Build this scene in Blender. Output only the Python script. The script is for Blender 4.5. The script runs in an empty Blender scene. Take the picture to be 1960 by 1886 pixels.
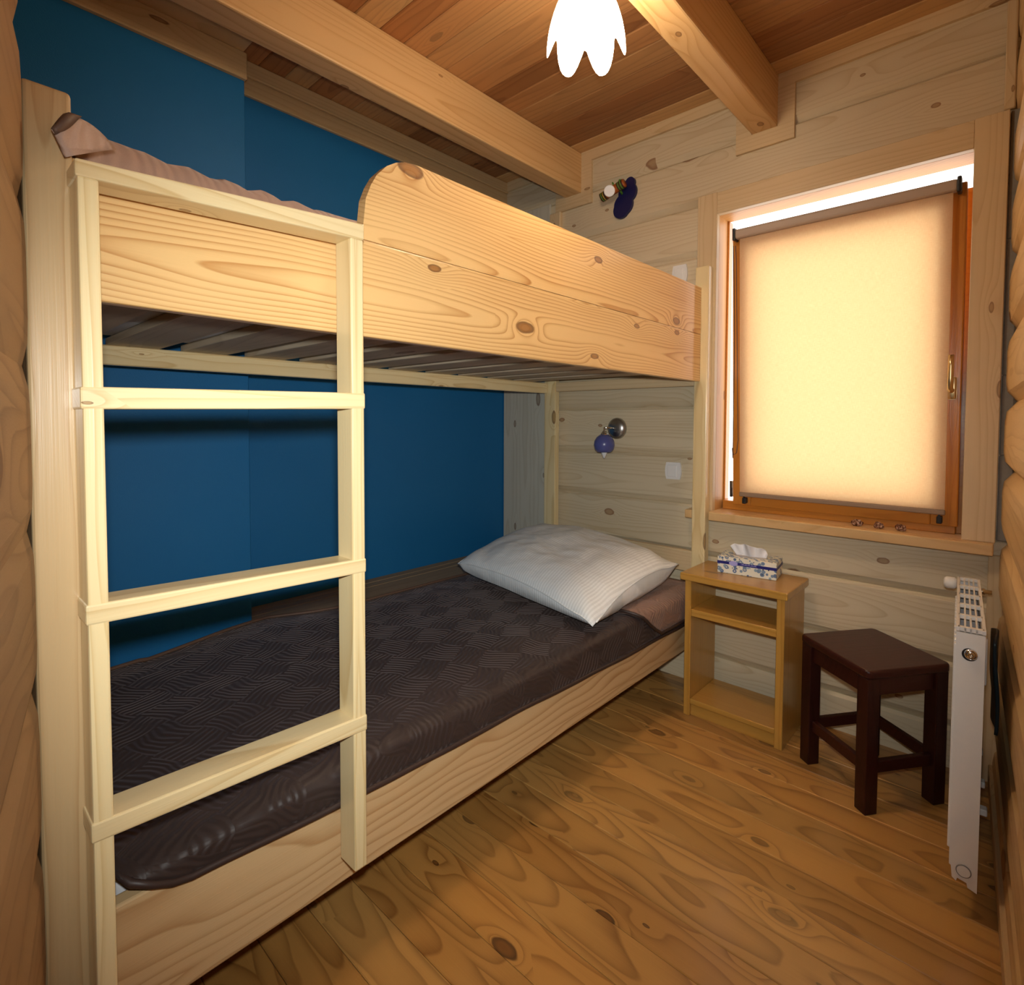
import bpy, bmesh, math, random
from mathutils import Vector, Matrix, noise
random.seed(7)
S = bpy.context.scene
COL = S.collection

# ------------------------------------------------------------------ camera, world, lights, exposure
cd = bpy.data.cameras.new('camera'); cam = bpy.data.objects.new('camera', cd); COL.objects.link(cam)
YAW, PITCH, ROLL, F = .7263, .0365, .0047, 1047.6
fw = Vector((-math.sin(YAW)*math.cos(PITCH), math.cos(YAW)*math.cos(PITCH), -math.sin(PITCH)))
r0 = Vector((math.cos(YAW), math.sin(YAW), 0)); u0 = r0.cross(fw)
rt = r0*math.cos(ROLL)+u0*math.sin(ROLL); up = rt.cross(fw)
CAMLOC = Vector((1.0047, -2.2677, 1.1483))
cam.matrix_world = Matrix(((rt.x, up.x, -fw.x, CAMLOC.x), (rt.y, up.y, -fw.y, CAMLOC.y), (rt.z, up.z, -fw.z, CAMLOC.z), (0, 0, 0, 1)))
cd.sensor_fit = 'HORIZONTAL'; cd.sensor_width = 36.0; cd.lens = F/1960*36
cd.shift_x = (980-1017.5)/1960; cd.shift_y = (845.9-943)/1960
cd.clip_start = .01; cd.clip_end = 100
S.camera = cam
S.view_settings.view_transform = 'Standard'; S.view_settings.look = 'None'
S.view_settings.gamma = 1; S.view_settings.use_curve_mapping = False
S.view_settings.exposure = 0.0
w = bpy.data.worlds.new('daylight'); S.world = w; w.use_nodes = True
bg = w.node_tree.nodes['Background']; bg.inputs[0].default_value = (1, .97, .93, 1); bg.inputs[1].default_value = 3.2
# the camera's flash gun just above the lens
fd = bpy.data.lights.new('camera_flash', 'SPOT'); fl = bpy.data.objects.new('camera_flash', fd); COL.objects.link(fl)
fd.energy = 80; fd.color = (.97, 1.0, .965); fd.shadow_soft_size = .022; fd.spot_size = math.radians(108); fd.spot_blend = 1.0
fm = cam.matrix_world.copy(); fm.translation = CAMLOC + up*.075 + fw*.01
fl.matrix_world = fm @ Matrix.Rotation(math.radians(-8), 4, 'X') @ Matrix.Rotation(math.radians(4), 4, 'Y')

# ------------------------------------------------------------------ node helpers
def newmat(name):
    m = bpy.data.materials.new(name); m.use_nodes = True
    nt = m.node_tree; nt.nodes.clear()
    out = nt.nodes.new('ShaderNodeOutputMaterial'); b = nt.nodes.new('ShaderNodeBsdfPrincipled')
    nt.links.new(b.outputs[0], out.inputs[0])
    return m, nt, b, out
class N:
    def __init__(s, nt): s.nt = nt
    def _set(s, sock, v):
        if hasattr(v, 'is_output'): s.nt.links.new(v, sock)
        elif v is not None: sock.default_value = v
    def math(s, op, a, b=None, c=None, clamp=False):
        n = s.nt.nodes.new('ShaderNodeMath'); n.operation = op; n.use_clamp = clamp
        for i, v in enumerate((a, b, c)):
            if v is not None: s._set(n.inputs[i], v)
        return n.outputs[0]
    def comb(s, x, y, z):
        n = s.nt.nodes.new('ShaderNodeCombineXYZ')
        for i, v in enumerate((x, y, z)): s._set(n.inputs[i], v)
        return n.outputs[0]
    def sep(s, v):
        n = s.nt.nodes.new('ShaderNodeSeparateXYZ'); s._set(n.inputs[0], v); return n.outputs
    def coord(s): return s.nt.nodes.new('ShaderNodeTexCoord').outputs['Object']
    def rand(s): return s.nt.nodes.new('ShaderNodeObjectInfo').outputs['Random']
    def noise(s, v, scale=1, detail=2, rough=.5):
        n = s.nt.nodes.new('ShaderNodeTexNoise'); s._set(n.inputs['Vector'], v)
        n.inputs['Scale'].default_value = scale; n.inputs['Detail'].default_value = detail; n.inputs['Roughness'].default_value = rough
        return n.outputs[0]
    def white(s, v):
        n = s.nt.nodes.new('ShaderNodeTexWhiteNoise'); n.noise_dimensions = '3D'; s._set(n.inputs['Vector'], v); return n.outputs
    def voro(s, v, scale=1, rnd=1):
        n = s.nt.nodes.new('ShaderNodeTexVoronoi'); s._set(n.inputs['Vector'], v); n.inputs['Scale'].default_value = scale
        n.inputs['Randomness'].default_value = rnd; return n.outputs
    def voro2(s, v):
        n = s.nt.nodes.new('ShaderNodeTexVoronoi'); n.voronoi_dimensions = '2D'; s._set(n.inputs['Vector'], v); n.inputs['Scale'].default_value = 1.
        return n.outputs
    def ramp(s, f, stops):
        n = s.nt.nodes.new('ShaderNodeValToRGB'); s._set(n.inputs[0], f); e = n.color_ramp.elements
        while len(e) < len(stops): e.new(.5)
        for el, (p, c) in zip(e, stops): el.position = p; el.color = c if len(c) == 4 else (*c, 1)
        return n.outputs[0]
    def mix(s, f, a, b, mode='MIX'):
        n = s.nt.nodes.new('ShaderNodeMix'); n.data_type = 'RGBA'; n.blend_type = mode
        s._set(n.inputs[0], f)
        for i, v in ((6, a), (7, b)):
            if isinstance(v, tuple): v = (*v, 1) if len(v) == 3 else v
            s._set(n.inputs[i], v)
        return n.outputs[2]
    def maprange(s, v, a, b, c=0., d=1., smooth=True):
        n = s.nt.nodes.new('ShaderNodeMapRange'); n.interpolation_type = 'SMOOTHSTEP' if smooth else 'LINEAR'
        s._set(n.inputs[0], v)
        for i, x in enumerate((a, b, c, d)): s._set(n.inputs[i+1], x)
        return n.outputs[0]
    def bump(s, h, strength, dist):
        n = s.nt.nodes.new('ShaderNodeBump'); n.inputs['Strength'].default_value = strength; n.inputs['Distance'].default_value = dist
        s._set(n.inputs['Height'], h); return n.outputs[0]

def wood(name, light, dark, L='X', A='Z', rings=55, lines=.55, warp=.05, knots=(2.2, 7.), knot=.6, kcol=(.16, .07, .025),
         plank=None, tint=.12, hue=None, rough=.45, spec=.4, coat=0., fibre=.12, heart=.13):
    """procedural board: growth rings bent round knots, fibres, a tint per board. L = grain axis, A = axis across it"""
    m, nt, b, out = newmat(name); n = N(nt)
    T = [a for a in 'XYZ' if a not in (L, A)][0]
    xyz = dict(zip('XYZ', n.sep(n.coord()))); rnd = n.rand()
    l, a, t = xyz[L], xyz[A], xyz[T]
    if plank:
        idx = n.math('FLOOR', n.math('DIVIDE', n.math('ADD', xyz[plank[0]], plank[2]), plank[1]))
        seed = n.comb(idx, n.math('MULTIPLY', rnd, 53.), 3.3)
    else:
        seed = n.comb(n.math('MULTIPLY', rnd, 97.), 1.7, 3.3)
    wn = n.white(seed); rv, rc = wn[0], n.sep(wn[1])
    l2 = n.math('ADD', l, n.math('MULTIPLY', rv, 37.)); a2 = n.math('ADD', a, n.math('MULTIPLY', rc[1], 3.1))
    tt = n.math('MULTIPLY', t, .55)
    # knots
    vo = n.voro2(n.comb(n.math('MULTIPLY', l2, knots[0]), n.math('MULTIPLY', n.math('ADD', a2, tt), knots[1]), 0.)); d0 = vo['Distance']; kr = n.sep(vo['Color'])
    wob = n.noise(n.comb(n.math('MULTIPLY', l2, 22.), n.math('MULTIPLY', a2, 22.), 0.), 1, 2)
    d = n.math('ADD', d0, n.math('MULTIPLY_ADD', wob, .05, -.025))
    on = n.math('GREATER_THAN', kr[0], 1-knot)
    ksz = n.math('MULTIPLY_ADD', n.math('POWER', kr[1], 2.), .085, .028)
    bend = n.math('MULTIPLY', n.math('MULTIPLY', n.math('POWER', 2.718, n.math('MULTIPLY', n.math('MULTIPLY', d0, d0), -26.)), on), n.math('MULTIPLY_ADD', ksz, .30, .006))
    # rings cut lengthwise: arches where the saw ran near the heart, straight lines beside it
    wv = n.noise(n.comb(n.math('MULTIPLY', l2, 1.5), n.math('MULTIPLY', a2, 5.), n.math('MULTIPLY', tt, 5.)), 1, 2, .5)
    wl_ = n.noise(n.comb(n.math('MULTIPLY', l2, .9), rv, 5.), 1, 2, .5)
    ac = n.math('SUBTRACT', n.math('PINGPONG', n.math('ADD', a2, n.math('MULTIPLY', t, .4)), heart), n.math('MULTIPLY', heart, .5))
    hh = n.math('MULTIPLY', wl_, warp*2.2)
    rr = n.math('ADD', n.math('SQRT', n.math('ADD', n.math('MULTIPLY', ac, ac), n.math('MULTIPLY', hh, hh))), n.math('ADD', n.math('MULTIPLY', wv, warp*.9), bend))
    saw = n.math('FRACT', n.math('MULTIPLY', rr, rings))
    late = n.math('POWER', saw, 3.5)
    late = n.math('MULTIPLY', late, n.maprange(saw, .90, 1., 1., 0.))
    late = n.math('MULTIPLY', late, n.math('MULTIPLY_ADD', wv, 1.6, .3))
    fv = n.noise(n.comb(n.math('MULTIPLY', l2, 5.), n.math('MULTIPLY', a2, 330.), n.math('MULTIPLY', t, 330.)), 1, 2, .6)
    big = n.noise(n.comb(n.math('MULTIPLY', l2, 1.1), n.math('MULTIPLY', a2, 9.), n.math('MULTIPLY', t, 9.)), 1, 2)
    fac = n.math('ADD', n.math('MULTIPLY', late, lines), n.math('MULTIPLY', n.math('SUBTRACT', fv, .5), fibre*2))
    fac = n.math('ADD', fac, n.math('MULTIPLY', n.math('SUBTRACT', big, .5), .7), clamp=True)
    c = n.mix(fac, light, dark)
    ring = n.maprange(d, ksz, n.math('MULTIPLY', ksz, 1.25), 1., 0.)
    core = n.math('MULTIPLY', ring, on)
    kc = n.mix(n.maprange(d, n.math('MULTIPLY', ksz, .5), ksz, 0., 1.), tuple(.55*x+.45*y for x, y in zip(dark, kcol)), kcol)
    c = n.mix(n.math('MULTIPLY', core, .85), c, kc)
    br = n.math('MULTIPLY_ADD', n.math('SUBTRACT', rc[0], .5), tint*2, 1.)
    c = n.mix(1., c, n.comb(br, br, br), 'MULTIPLY')
    if hue: c = n.mix(n.math('MULTIPLY', n.math('POWER', rc[2], 2.6), hue[1]), c, n.mix(fac, hue[0], tuple(.6*x for x in hue[0])))
    nt.links.new(c, b.inputs['Base Color'])
    b.inputs['Roughness'].default_value = rough; b.inputs['Specular IOR Level'].default_value = spec
    if coat: b.inputs['Coat Weight'].default_value = coat; b.inputs['Coat Roughness'].default_value = .18
    nt.links.new(n.bump(n.math('ADD', n.math('MULTIPLY', late, .5), fv), .12, .002), b.inputs['Normal'])
    return m
def plain(name, col, rough=.5, metal=0., spec=.5, em=None, ems=0., noisy=0.):
    m, nt, b, out = newmat(name)
    b.inputs['Base Color'].default_value = (*col, 1); b.inputs['Roughness'].default_value = rough
    b.inputs['Metallic'].default_value = metal; b.inputs['Specular IOR Level'].default_value = spec
    if em: b.inputs['Emission Color'].default_value = (*em, 1); b.inputs['Emission Strength'].default_value = ems
    if noisy:
        n = N(nt); f = n.noise(n.coord(), 60, 3)
        nt.links.new(n.mix(f, tuple(x*(1-noisy) for x in col), tuple(min(1, x*(1+noisy)) for x in col)), b.inputs['Base Color'])
    return m

# ------------------------------------------------------------------ materials
M = {}
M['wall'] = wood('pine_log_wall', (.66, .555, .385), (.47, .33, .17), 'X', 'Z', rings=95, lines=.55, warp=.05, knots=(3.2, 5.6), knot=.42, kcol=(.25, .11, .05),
                 plank=('Z', .2165, .0815), tint=.07, rough=.5, heart=.16)
M['wallR'] = wood('pine_log_wall_across', (.62, .42, .20), (.42, .23, .08), 'Y', 'Z', rings=60, lines=.6, warp=.06, knots=(2.2, 4.6), knot=.3, kcol=(.22, .10, .04),
                  plank=('Z', .2165, .0815), tint=.08, rough=.5)
M['wallF'] = wood('shaded_log_wall', (.34, .20, .09), (.20, .10, .04), 'X', 'Z', rings=60, lines=.6, warp=.06, knots=(2.2, 4.6), knot=.2, plank=('Z', .2165, .0815), tint=.08, rough=.6)  # same log wood, with the shade on this wall put into its colour
M['panel'] = wood('pine_panel_upright', (.60, .56, .46), (.42, .36, .26), 'Z', 'X', rings=60, lines=.5, warp=.04, knots=(3.2, 8), knot=.5, kcol=(.2, .12, .08), rough=.6)
M['bedY'] = wood('larch_board', (.76, .50, .22), (.44, .18, .038), 'Y', 'Z', rings=120, lines=1.0, warp=.035, knots=(3.2, 7.0), knot=.42, kcol=(.15, .055, .018), tint=.05, rough=.33, coat=.25, heart=.21)
M['railY'] = wood('bed_rail_board', (.64, .435, .225), (.40, .20, .07), 'Y', 'Z', rings=60, lines=.9, warp=.11, knots=(1.2, 3.0), knot=.08, tint=.04, rough=.4, coat=.15, heart=.26)
M['lightY'] = wood('pale_batten', (.78, .63, .36), (.52, .32, .11), 'Y', 'Z', rings=110, lines=.6, warp=.03, knots=(5.5, 16), knot=.3, kcol=(.2, .09, .03), tint=.05, rough=.33, coat=.3, heart=.06)
M['lightZ'] = wood('pale_upright', (.78, .63, .355), (.54, .34, .11), 'Z', 'Y', rings=120, lines=.65, warp=.02, knots=(3.4, 14), knot=.2, kcol=(.2, .09, .03), tint=.05, rough=.33, coat=.25, heart=.05)
M['postZ'] = wood('bed_post_wood', (.56, .39, .205), (.38, .21, .08), 'Z', 'Y', rings=120, lines=.6, warp=.02, knots=(3.2, 12), knot=.3, kcol=(.25, .15, .08), tint=.04, rough=.35, coat=.25, heart=.08)
M['slatX'] = wood('slat_wood', (.54, .44, .32), (.34, .25, .16), 'X', 'Y', rings=60, lines=.5, knot=.3, tint=.1, rough=.6)
M['beamY'] = wood('beam_wood', (.68, .44, .205), (.50, .26, .085), 'Y', 'Z', rings=70, lines=.75, warp=.035, knots=(3.0, 8), knot=.3, kcol=(.22, .1, .03), tint=.04, rough=.45, heart=.18)
M['trimX'] = wood('pine_trim_board', (.66, .50, .30), (.48, .31, .14), 'X', 'Z', rings=80, lines=.5, warp=.03, knots=(3.2, 9), knot=.3, kcol=(.24, .12, .05), tint=.06, rough=.5)
M['trimY'] = wood('pine_trim_long', (.60, .42, .22), (.42, .26, .11), 'Y', 'Z', rings=80, lines=.5, warp=.03, knot=.3, tint=.06, rough=.5)
M['trimZ'] = wood('pine_trim_upright', (.66, .50, .30), (.48, .31, .14), 'Z', 'X', rings=80, lines=.5, warp=.03, knots=(3.2, 9), knot=.25, kcol=(.24, .12, .05), tint=.06, rough=.5)
M['jamb'] = wood('reveal_board', (.58, .29, .085), (.42, .18, .04), 'Z', 'Y', rings=80, lines=.5, warp=.03, knot=.1, tint=.04, rough=.45)
M['ceil'] = wood('ceiling_plank', (.40, .17, .058), (.20, .065, .018), 'X', 'Y', rings=70, lines=.6, warp=.05, knots=(2.4, 7), knot=.25, kcol=(.1, .03, .01),
                 plank=('Y', .0975, .0), tint=.3, hue=((.60, .36, .155), 1.), rough=.5)
M['floor'] = wood('floor_plank', (.50, .245, .062), (.21, .075, .015), 'X', 'Y', rings=70, lines=.8, warp=.085, knots=(3.4, 7.5), knot=.5, kcol=(.05, .016, .006),
                  plank=('Y', .112, .0), tint=.24, hue=((.60, .36, .12), .6), rough=.3, coat=.35, heart=.12)
M['night'] = wood('oak_stain_upright', (.52, .275, .055), (.34, .145, .02), 'Z', 'Y', rings=110, lines=.6, warp=.02, knot=.1, tint=.05, rough=.3, coat=.4)
M['nightX'] = wood('oak_stain_flat', (.52, .275, .055), (.34, .145, .02), 'X', 'Y', rings=110, lines=.6, warp=.02, knot=.1, tint=.05, rough=.28, coat=.4)
M['stool'] = wood('mahogany_stain', (.030, .0065, .005), (.014, .0035, .003), 'Z', 'X', rings=80, lines=.6, knot=0, tint=.1, rough=.34, spec=.3, coat=.1)
M['stoolX'] = wood('mahogany_stain_flat', (.042, .009, .006), (.018, .0045, .0033), 'X', 'Y', rings=80, lines=.6, knot=0, tint=.1, rough=.34, spec=.3, coat=.1)
M['sashZ'] = wood('orange_frame_upright', (.52, .20, .028), (.38, .115, .012), 'Z', 'X', rings=90, lines=.45, knot=.05, tint=.04, rough=.3, coat=.3)
M['sashX'] = wood('orange_frame_flat', (.52, .20, .028), (.38, .115, .012), 'X', 'Z', rings=90, lines=.45, knot=.05, tint=.04, rough=.3, coat=.3)
M['sill'] = wood('sill_wood', (.66, .43, .20), (.48, .26, .09), 'X', 'Y', rings=90, lines=.5, knot=.15, tint=.04, rough=.35, coat=.2)
M['ledge'] = wood('ledge_plank', (.30, .21, .12), (.18, .11, .05), 'Y', 'X', rings=40, lines=.5, knot=.2, tint=.1, rough=.6)
M['white'] = plain('white_enamel', (.80, .79, .78), .3, noisy=.02)
M['plastic'] = plain('white_plastic', (.82, .80, .78), .35)
M['rubber'] = plain('black_plastic', (.012, .012, .014), .4)
M['steel'] = plain('brushed_steel', (.42, .41, .40), .32, 1.)
M['chrome'] = plain('chrome', (.75, .74, .72), .12, 1.)
M['brass'] = plain('pale_brass', (.66, .50, .27), .3, 1.)
M['foam'] = plain('grey_sealing_strip', (.25, .235, .21), .9, noisy=.15)
M['darkgap'] = plain('dark_gap', (.05, .035, .025), .9, noisy=.2)
M['dkbag'] = plain('dark_glossy_cloth', (.022, .032, .038), .3, noisy=.3)
M['mattress'] = plain('white_ticking', (.75, .74, .76), .8, noisy=.03)
M['bowl'] = plain('blue_glass', (.09, .10, .30), .28)
M['navy'] = plain('navy_paint', (.006, .008, .075), .45, noisy=.1)
M['orange'] = plain('orange_brown_lacquer', (.36, .085, .012), .4, noisy=.1)
M['dkbrown'] = plain('dark_brown_lacquer', (.05, .025, .015), .4)
M['green'] = plain('green_stripe', (.10, .26, .03), .45)
M['yellow'] = plain('yellow_stripe', (.50, .38, .04), .45)
M['lens'] = plain('white_lens', (.80, .80, .84), .35)
M['hall'] = plain('hall_plaster', (.35, .25, .16), .8, noisy=.05)
M['lamp'] = plain('lit_opal_glass', (.9, .88, .84), .3, em=(1., .81, .58), ems=32.)
M['bulb'] = plain('opal_bulb', (.8, .8, .82), .25)
M['shell'] = None
def mk_blue():
    m, nt, b, o = newmat('blue_wall_paint'); n = N(nt); co = n.coord()
    f = n.noise(co, 260, 2); g = n.noise(co, 3, 3)
    c = n.mix(g, (.007, .125, .32), (.010, .145, .36))
    nt.links.new(c, b.inputs['Base Color']); b.inputs['Roughness'].default_value = .55; b.inputs['Specular IOR Level'].default_value = .3
    nt.links.new(n.bump(f, .25, .002), b.inputs['Normal']); return m
M['blue'] = mk_blue()
def mk_quilt(name, base, sheen, scale=1., rough=.5):
    m, nt, b, o = newmat(name); n = N(nt); x, y, z = n.sep(n.coord())
    u = n.math('ADD', x, n.math('MULTIPLY', z, 1.)); v = y
    wob = n.noise(n.comb(n.math('MULTIPLY', u, 9.), n.math('MULTIPLY', v, 9.), 0.), 1, 2)
    # woven patches whose wavy ribs run one way, then the other
    cs = .085*scale
    a = n.math('ADD', n.math('MULTIPLY', u, .88), n.math('MULTIPLY', v, .47)); c_ = n.math('SUBTRACT', n.math('MULTIPLY', v, .88), n.math('MULTIPLY', u, .47))
    a = n.math('ADD', a, n.math('MULTIPLY', wob, .05)); c_ = n.math('ADD', c_, n.math('MULTIPLY', wob, .04))
    ck = n.math('ADD', n.math('FLOOR', n.math('DIVIDE', a, cs)), n.math('FLOOR', n.math('DIVIDE', c_, cs*1.3)))
    par = n.math('MODULO', n.math('ABSOLUTE', ck), 2.)
    w1 = n.math('SINE', n.math('MULTIPLY', n.math('ADD', a, n.math('MULTIPLY', n.math('SINE', n.math('MULTIPLY', c_, 45.)), .006)), 430./scale))
    w2 = n.math('SINE', n.math('MULTIPLY', n.math('ADD', c_, n.math('MULTIPLY', n.math('SINE', n.math('MULTIPLY', a, 45.)), .006)), 430./scale))
    h = n.math('ADD', n.math('MULTIPLY', w1, par), n.math('MULTIPLY', w2, n.math('SUBTRACT', 1., par)))
    h = n.math('ADD', n.math('ABSOLUTE', n.math('MULTIPLY_ADD', h, .5, .5)), n.math('MULTIPLY', wob, 1.2))
    f = n.noise(n.coord(), 900, 2)
    nt.links.new(n.mix(f, tuple(.85*q for q in base), tuple(1.15*q for q in base)), b.inputs['Base Color'])
    b.inputs['Roughness'].default_value = rough
    b.inputs['Sheen Weight'].default_value = .25; b.inputs['Specular IOR Level'].default_value = .28; b.inputs['Sheen Roughness'].default_value = .4; b.inputs['Sheen Tint'].default_value = (*sheen, 1)
    nt.links.new(n.bump(h, .42, .004), b.inputs['Normal']); return m
M['quilt'] = mk_quilt('dark_brown_quilting', (.040, .026, .023), (.5, .4, .38))
M['quiltback'] = mk_quilt('rosy_brown_quilting', (.25, .15, .115), (.6, .5, .45))
M['pinkquilt'] = mk_quilt('pinkish_quilting', (.42, .29, .23), (.6, .5, .45), 1.2, .6)
M['binding'] = plain('dark_brown_binding', (.040, .022, .018), .5)
M['bindinglight'] = plain('brown_binding', (.11, .06, .04), .6)
def mk_pillow():
    m, nt, b, o = newmat('white_striped_satin'); n = N(nt); x, y, z = n.sep(n.coord())
    st = n.math('SINE', n.math('MULTIPLY', x, 6.2832/.0125)); st = n.maprange(st, -.25, .25)
    nt.links.new(n.mix(st, (.72, .75, .77), (.84, .87, .89)), b.inputs['Base Color'])
    nt.links.new(n.maprange(st, 0, 1, .55, .75), b.inputs['Roughness'])
    cr = n.noise(n.comb(n.math('MULTIPLY', x, 6.), n.math('MULTIPLY', y, 14.), n.math('MULTIPLY', z, 6.)), 1, 4, .6)
    nt.links.new(n.bump(cr, .35, .02), b.inputs['Normal']); return m
M['pillow'] = mk_pillow()
def mk_blind():
    m, nt, b, out = newmat('cream_blind_fabric'); n = N(nt); x, y, z = n.sep(n.coord())
    f1 = n.noise(n.comb(n.math('MULTIPLY', x, 60.), 0., n.math('MULTIPLY', z, 700.)), 1, 3)
    f2 = n.noise(n.comb(n.math('MULTIPLY', x, 700.), 0., n.math('MULTIPLY', z, 60.)), 1, 3)
    f = n.math('MULTIPLY_ADD', n.math('ADD', f1, f2), .5, 0.)
    c = n.mix(n.maprange(f, .3, .7), (.86, .685, .47), (.94, .79, .575))
    df = nt.nodes.new('ShaderNodeBsdfDiffuse'); tr = nt.nodes.new('ShaderNodeBsdfTranslucent'); mx = nt.nodes.new('ShaderNodeMixShader')
    nt.links.new(n.mix(.0, c, c), df.inputs[0]); nt.links.new(c, tr.inputs[0]); mx.inputs[0].default_value = .74
    nt.links.new(df.outputs[0], mx.inputs[1]); nt.links.new(tr.outputs[0], mx.inputs[2]); nt.links.new(mx.outputs[0], out.inputs[0]); return m
M['blind'] = mk_blind()
def mk_glass():
    m, nt, b, out = newmat('window_glass')
    t = nt.nodes.new('ShaderNodeBsdfTransparent'); g = nt.nodes.new('ShaderNodeBsdfGlossy'); mx = nt.nodes.new('ShaderNodeMixShader')
    g.inputs['Roughness'].default_value = .02; mx.inputs[0].default_value = .06
    nt.links.new(t.outputs[0], mx.inputs[1]); nt.links.new(g.outputs[0], mx.inputs[2]); nt.links.new(mx.outputs[0], out.inputs[0]); return m
M['glass'] = mk_glass()
def mk_tissuebox():
    m, nt, b, out = newmat('paisley_print'); n = N(nt); co = n.coord(); x, y, z = n.sep(co)
    v = n.comb(n.math('ADD', x, n.math('MULTIPLY', y, .7)), 0., n.math('ADD', z, n.math('MULTIPLY', y, .9)))
    vo = n.voro(v, 62.); d = vo['Distance']; kr = n.sep(vo['Color'])
    base = (.80, .76, .64)
    blob = n.mix(kr[0], (.10, .16, .30), (.32, .42, .50))
    c = n.mix(n.maprange(d, .47, .51), blob, base)
    c = n.mix(n.math('MULTIPLY', n.maprange(d, .22, .26, 1., 0.), n.math('GREATER_THAN', kr[1], .55)), c, (.70, .70, .66))
    c = n.mix(n.maprange(d, .12, .16, 1., 0.), c, (.03, .04, .07))
    vo2 = n.voro(v, 95.); k2 = n.sep(vo2['Color'])
    c = n.mix(n.math('MULTIPLY', n.math('MULTIPLY', n.maprange(vo2['Distance'], .22, .28, 1., 0.), n.math('GREATER_THAN', k2[0], .6)), n.maprange(d, .42, .46)), c, (.06, .07, .10))
    nt.links.new(c, b.inputs['Base Color']); b.inputs['Roughness'].default_value = .45; return m
M['paisley'] = mk_tissuebox()
M['boxband'] = plain('blue_band_print', (.010, .012, .18), .4)
M['boxscript'] = plain('pale_band_print', (.40, .38, .75), .4)
M['tissue'] = plain('white_tissue', (.85, .82, .84), .9)
def mk_shell():
    m, nt, b, out = newmat('ridged_brown_shell'); n = N(nt)
    f = n.noise(n.coord(), 130, 3)
    nt.links.new(n.ramp(f, [(.40, (.07, .02, .008)), (.52, (.26, .10, .04)), (.62, (.50, .34, .25))]), b.inputs['Base Color']); b.inputs['Roughness'].default_value = .5; return m
M['shell'] = mk_shell()

# ------------------------------------------------------------------ mesh helpers
def link(name, bm, mat, parent=None, smooth=False, loc=None):
    """one mesh object; vertices are in world coordinates and are moved to the parent's (or loc's) frame"""
    base = Vector(loc) if loc is not None else (Vector(parent.get('base', (0, 0, 0))) if parent else Vector((0, 0, 0)))
    me = bpy.data.meshes.new(name)
    if loc is not None and parent is None: pass
    for v in bm.verts: v.co -= base
    bmesh.ops.recalc_face_normals(bm, faces=bm.faces)
    bm.to_mesh(me); bm.free()
    for m in (mat if isinstance(mat, (list, tuple)) else [mat]): me.materials.append(m)
    o = bpy.data.objects.new(name, me); COL.objects.link(o)
    if parent:
        o.parent = parent; o['base'] = tuple(base)
    else: o.location = base; o['base'] = tuple(base)
    if smooth:
        for p in me.polygons: p.use_smooth = True
    return o
def thing(name, label, cat, loc, rz=0., group=None):
    o = bpy.data.objects.new(name, None); COL.objects.link(o); o.empty_display_size = .1
    o.location = loc; o.rotation_euler = (0, 0, rz); o['base'] = tuple(loc)
    return tag(o, label, cat, group)
def tag(o, label, cat, group=None, kind=None):
    o['label'] = label; o['category'] = cat
    if group: o['group'] = group
    if kind: o['kind'] = kind
    return o
def struct(o, label=None, cat=None):
    o['kind'] = 'structure'
    if label: o['label'] = label; o['category'] = cat
    return o
def box(bm, x0, x1, y0, y1, z0, z1, bev=.0, seg=2, mi=0, mtx=None):
    v = [bm.verts.new((x, y, z)) for x in (x0, x1) for y in (y0, y1) for z in (z0, z1)]
    fs = [bm.faces.new([v[i] for i in q]) for q in ((0, 1, 3, 2), (4, 6, 7, 5), (0, 4, 5, 1), (2, 3, 7, 6), (0, 2, 6, 4), (1, 5, 7, 3))]
    bmesh.ops.recalc_face_normals(bm, faces=fs)
    if bev:
        es = list({e for f in fs for e in f.edges})
        r = bmesh.ops.bevel(bm, geom=es, offset=bev, segments=seg, profile=.5, affect='EDGES')
        fs = list({f for f in r['faces']} | {f for f in fs if f.is_valid})
        v = list({q for f in fs for q in f.verts})
    for f in fs: f.material_index = mi
    if mtx is not None:
        for q in v: q.co = mtx @ q.co
    return v
def B(*a, **k):
    bm = bmesh.new(); box(bm, *a, **k); return bm
def extrude_poly(bm, pts, axis, a, b, mi=0, f=None):
    """closed 2-D outline pts pushed along axis from a to b; f maps (p,q,s)->(x,y,z)"""
    def mk(p, q, s):
        if f: return f(p, q, s)
        return {'X': (s, p, q), 'Y': (p, s, q), 'Z': (p, q, s)}[axis]
    v0 = [bm.verts.new(mk(p, q, a)) for p, q in pts]; v1 = [bm.verts.new(mk(p, q, b)) for p, q in pts]
    n = len(pts); fs = []
    for i in range(n):
        fs.append(bm.faces.new((v0[i], v0[(i+1) % n], v1[(i+1) % n], v1[i])))
    fs.append(bm.faces.new(v0)); fs.append(bm.faces.new(v1[::-1]))
    for q in fs: q.material_index = mi
    return v0+v1
def lathe(bm, prof, center, axis=Vector((0, 0, 1)), seg=24, mi=0, cap=True):
    """profile [(radius, height)] turned about axis through center"""
    ax = Vector(axis).normalized(); t = ax.orthogonal().normalized(); s = ax.cross(t); c = Vector(center); rings = []
    for r, h in prof:
        rings.append([bm.verts.new(c+ax*h+(t*math.cos(2*math.pi*i/seg)+s*math.sin(2*math.pi*i/seg))*r) for i in range(seg)])
    for a, b in zip(rings, rings[1:]):
        for i in range(seg):
            q = bm.faces.new((a[i], a[(i+1) % seg], b[(i+1) % seg], b[i])); q.material_index = mi
    if cap:
        for rg in (rings[0], rings[-1]):
            q = bm.faces.new(rg); q.material_index = mi
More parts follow.
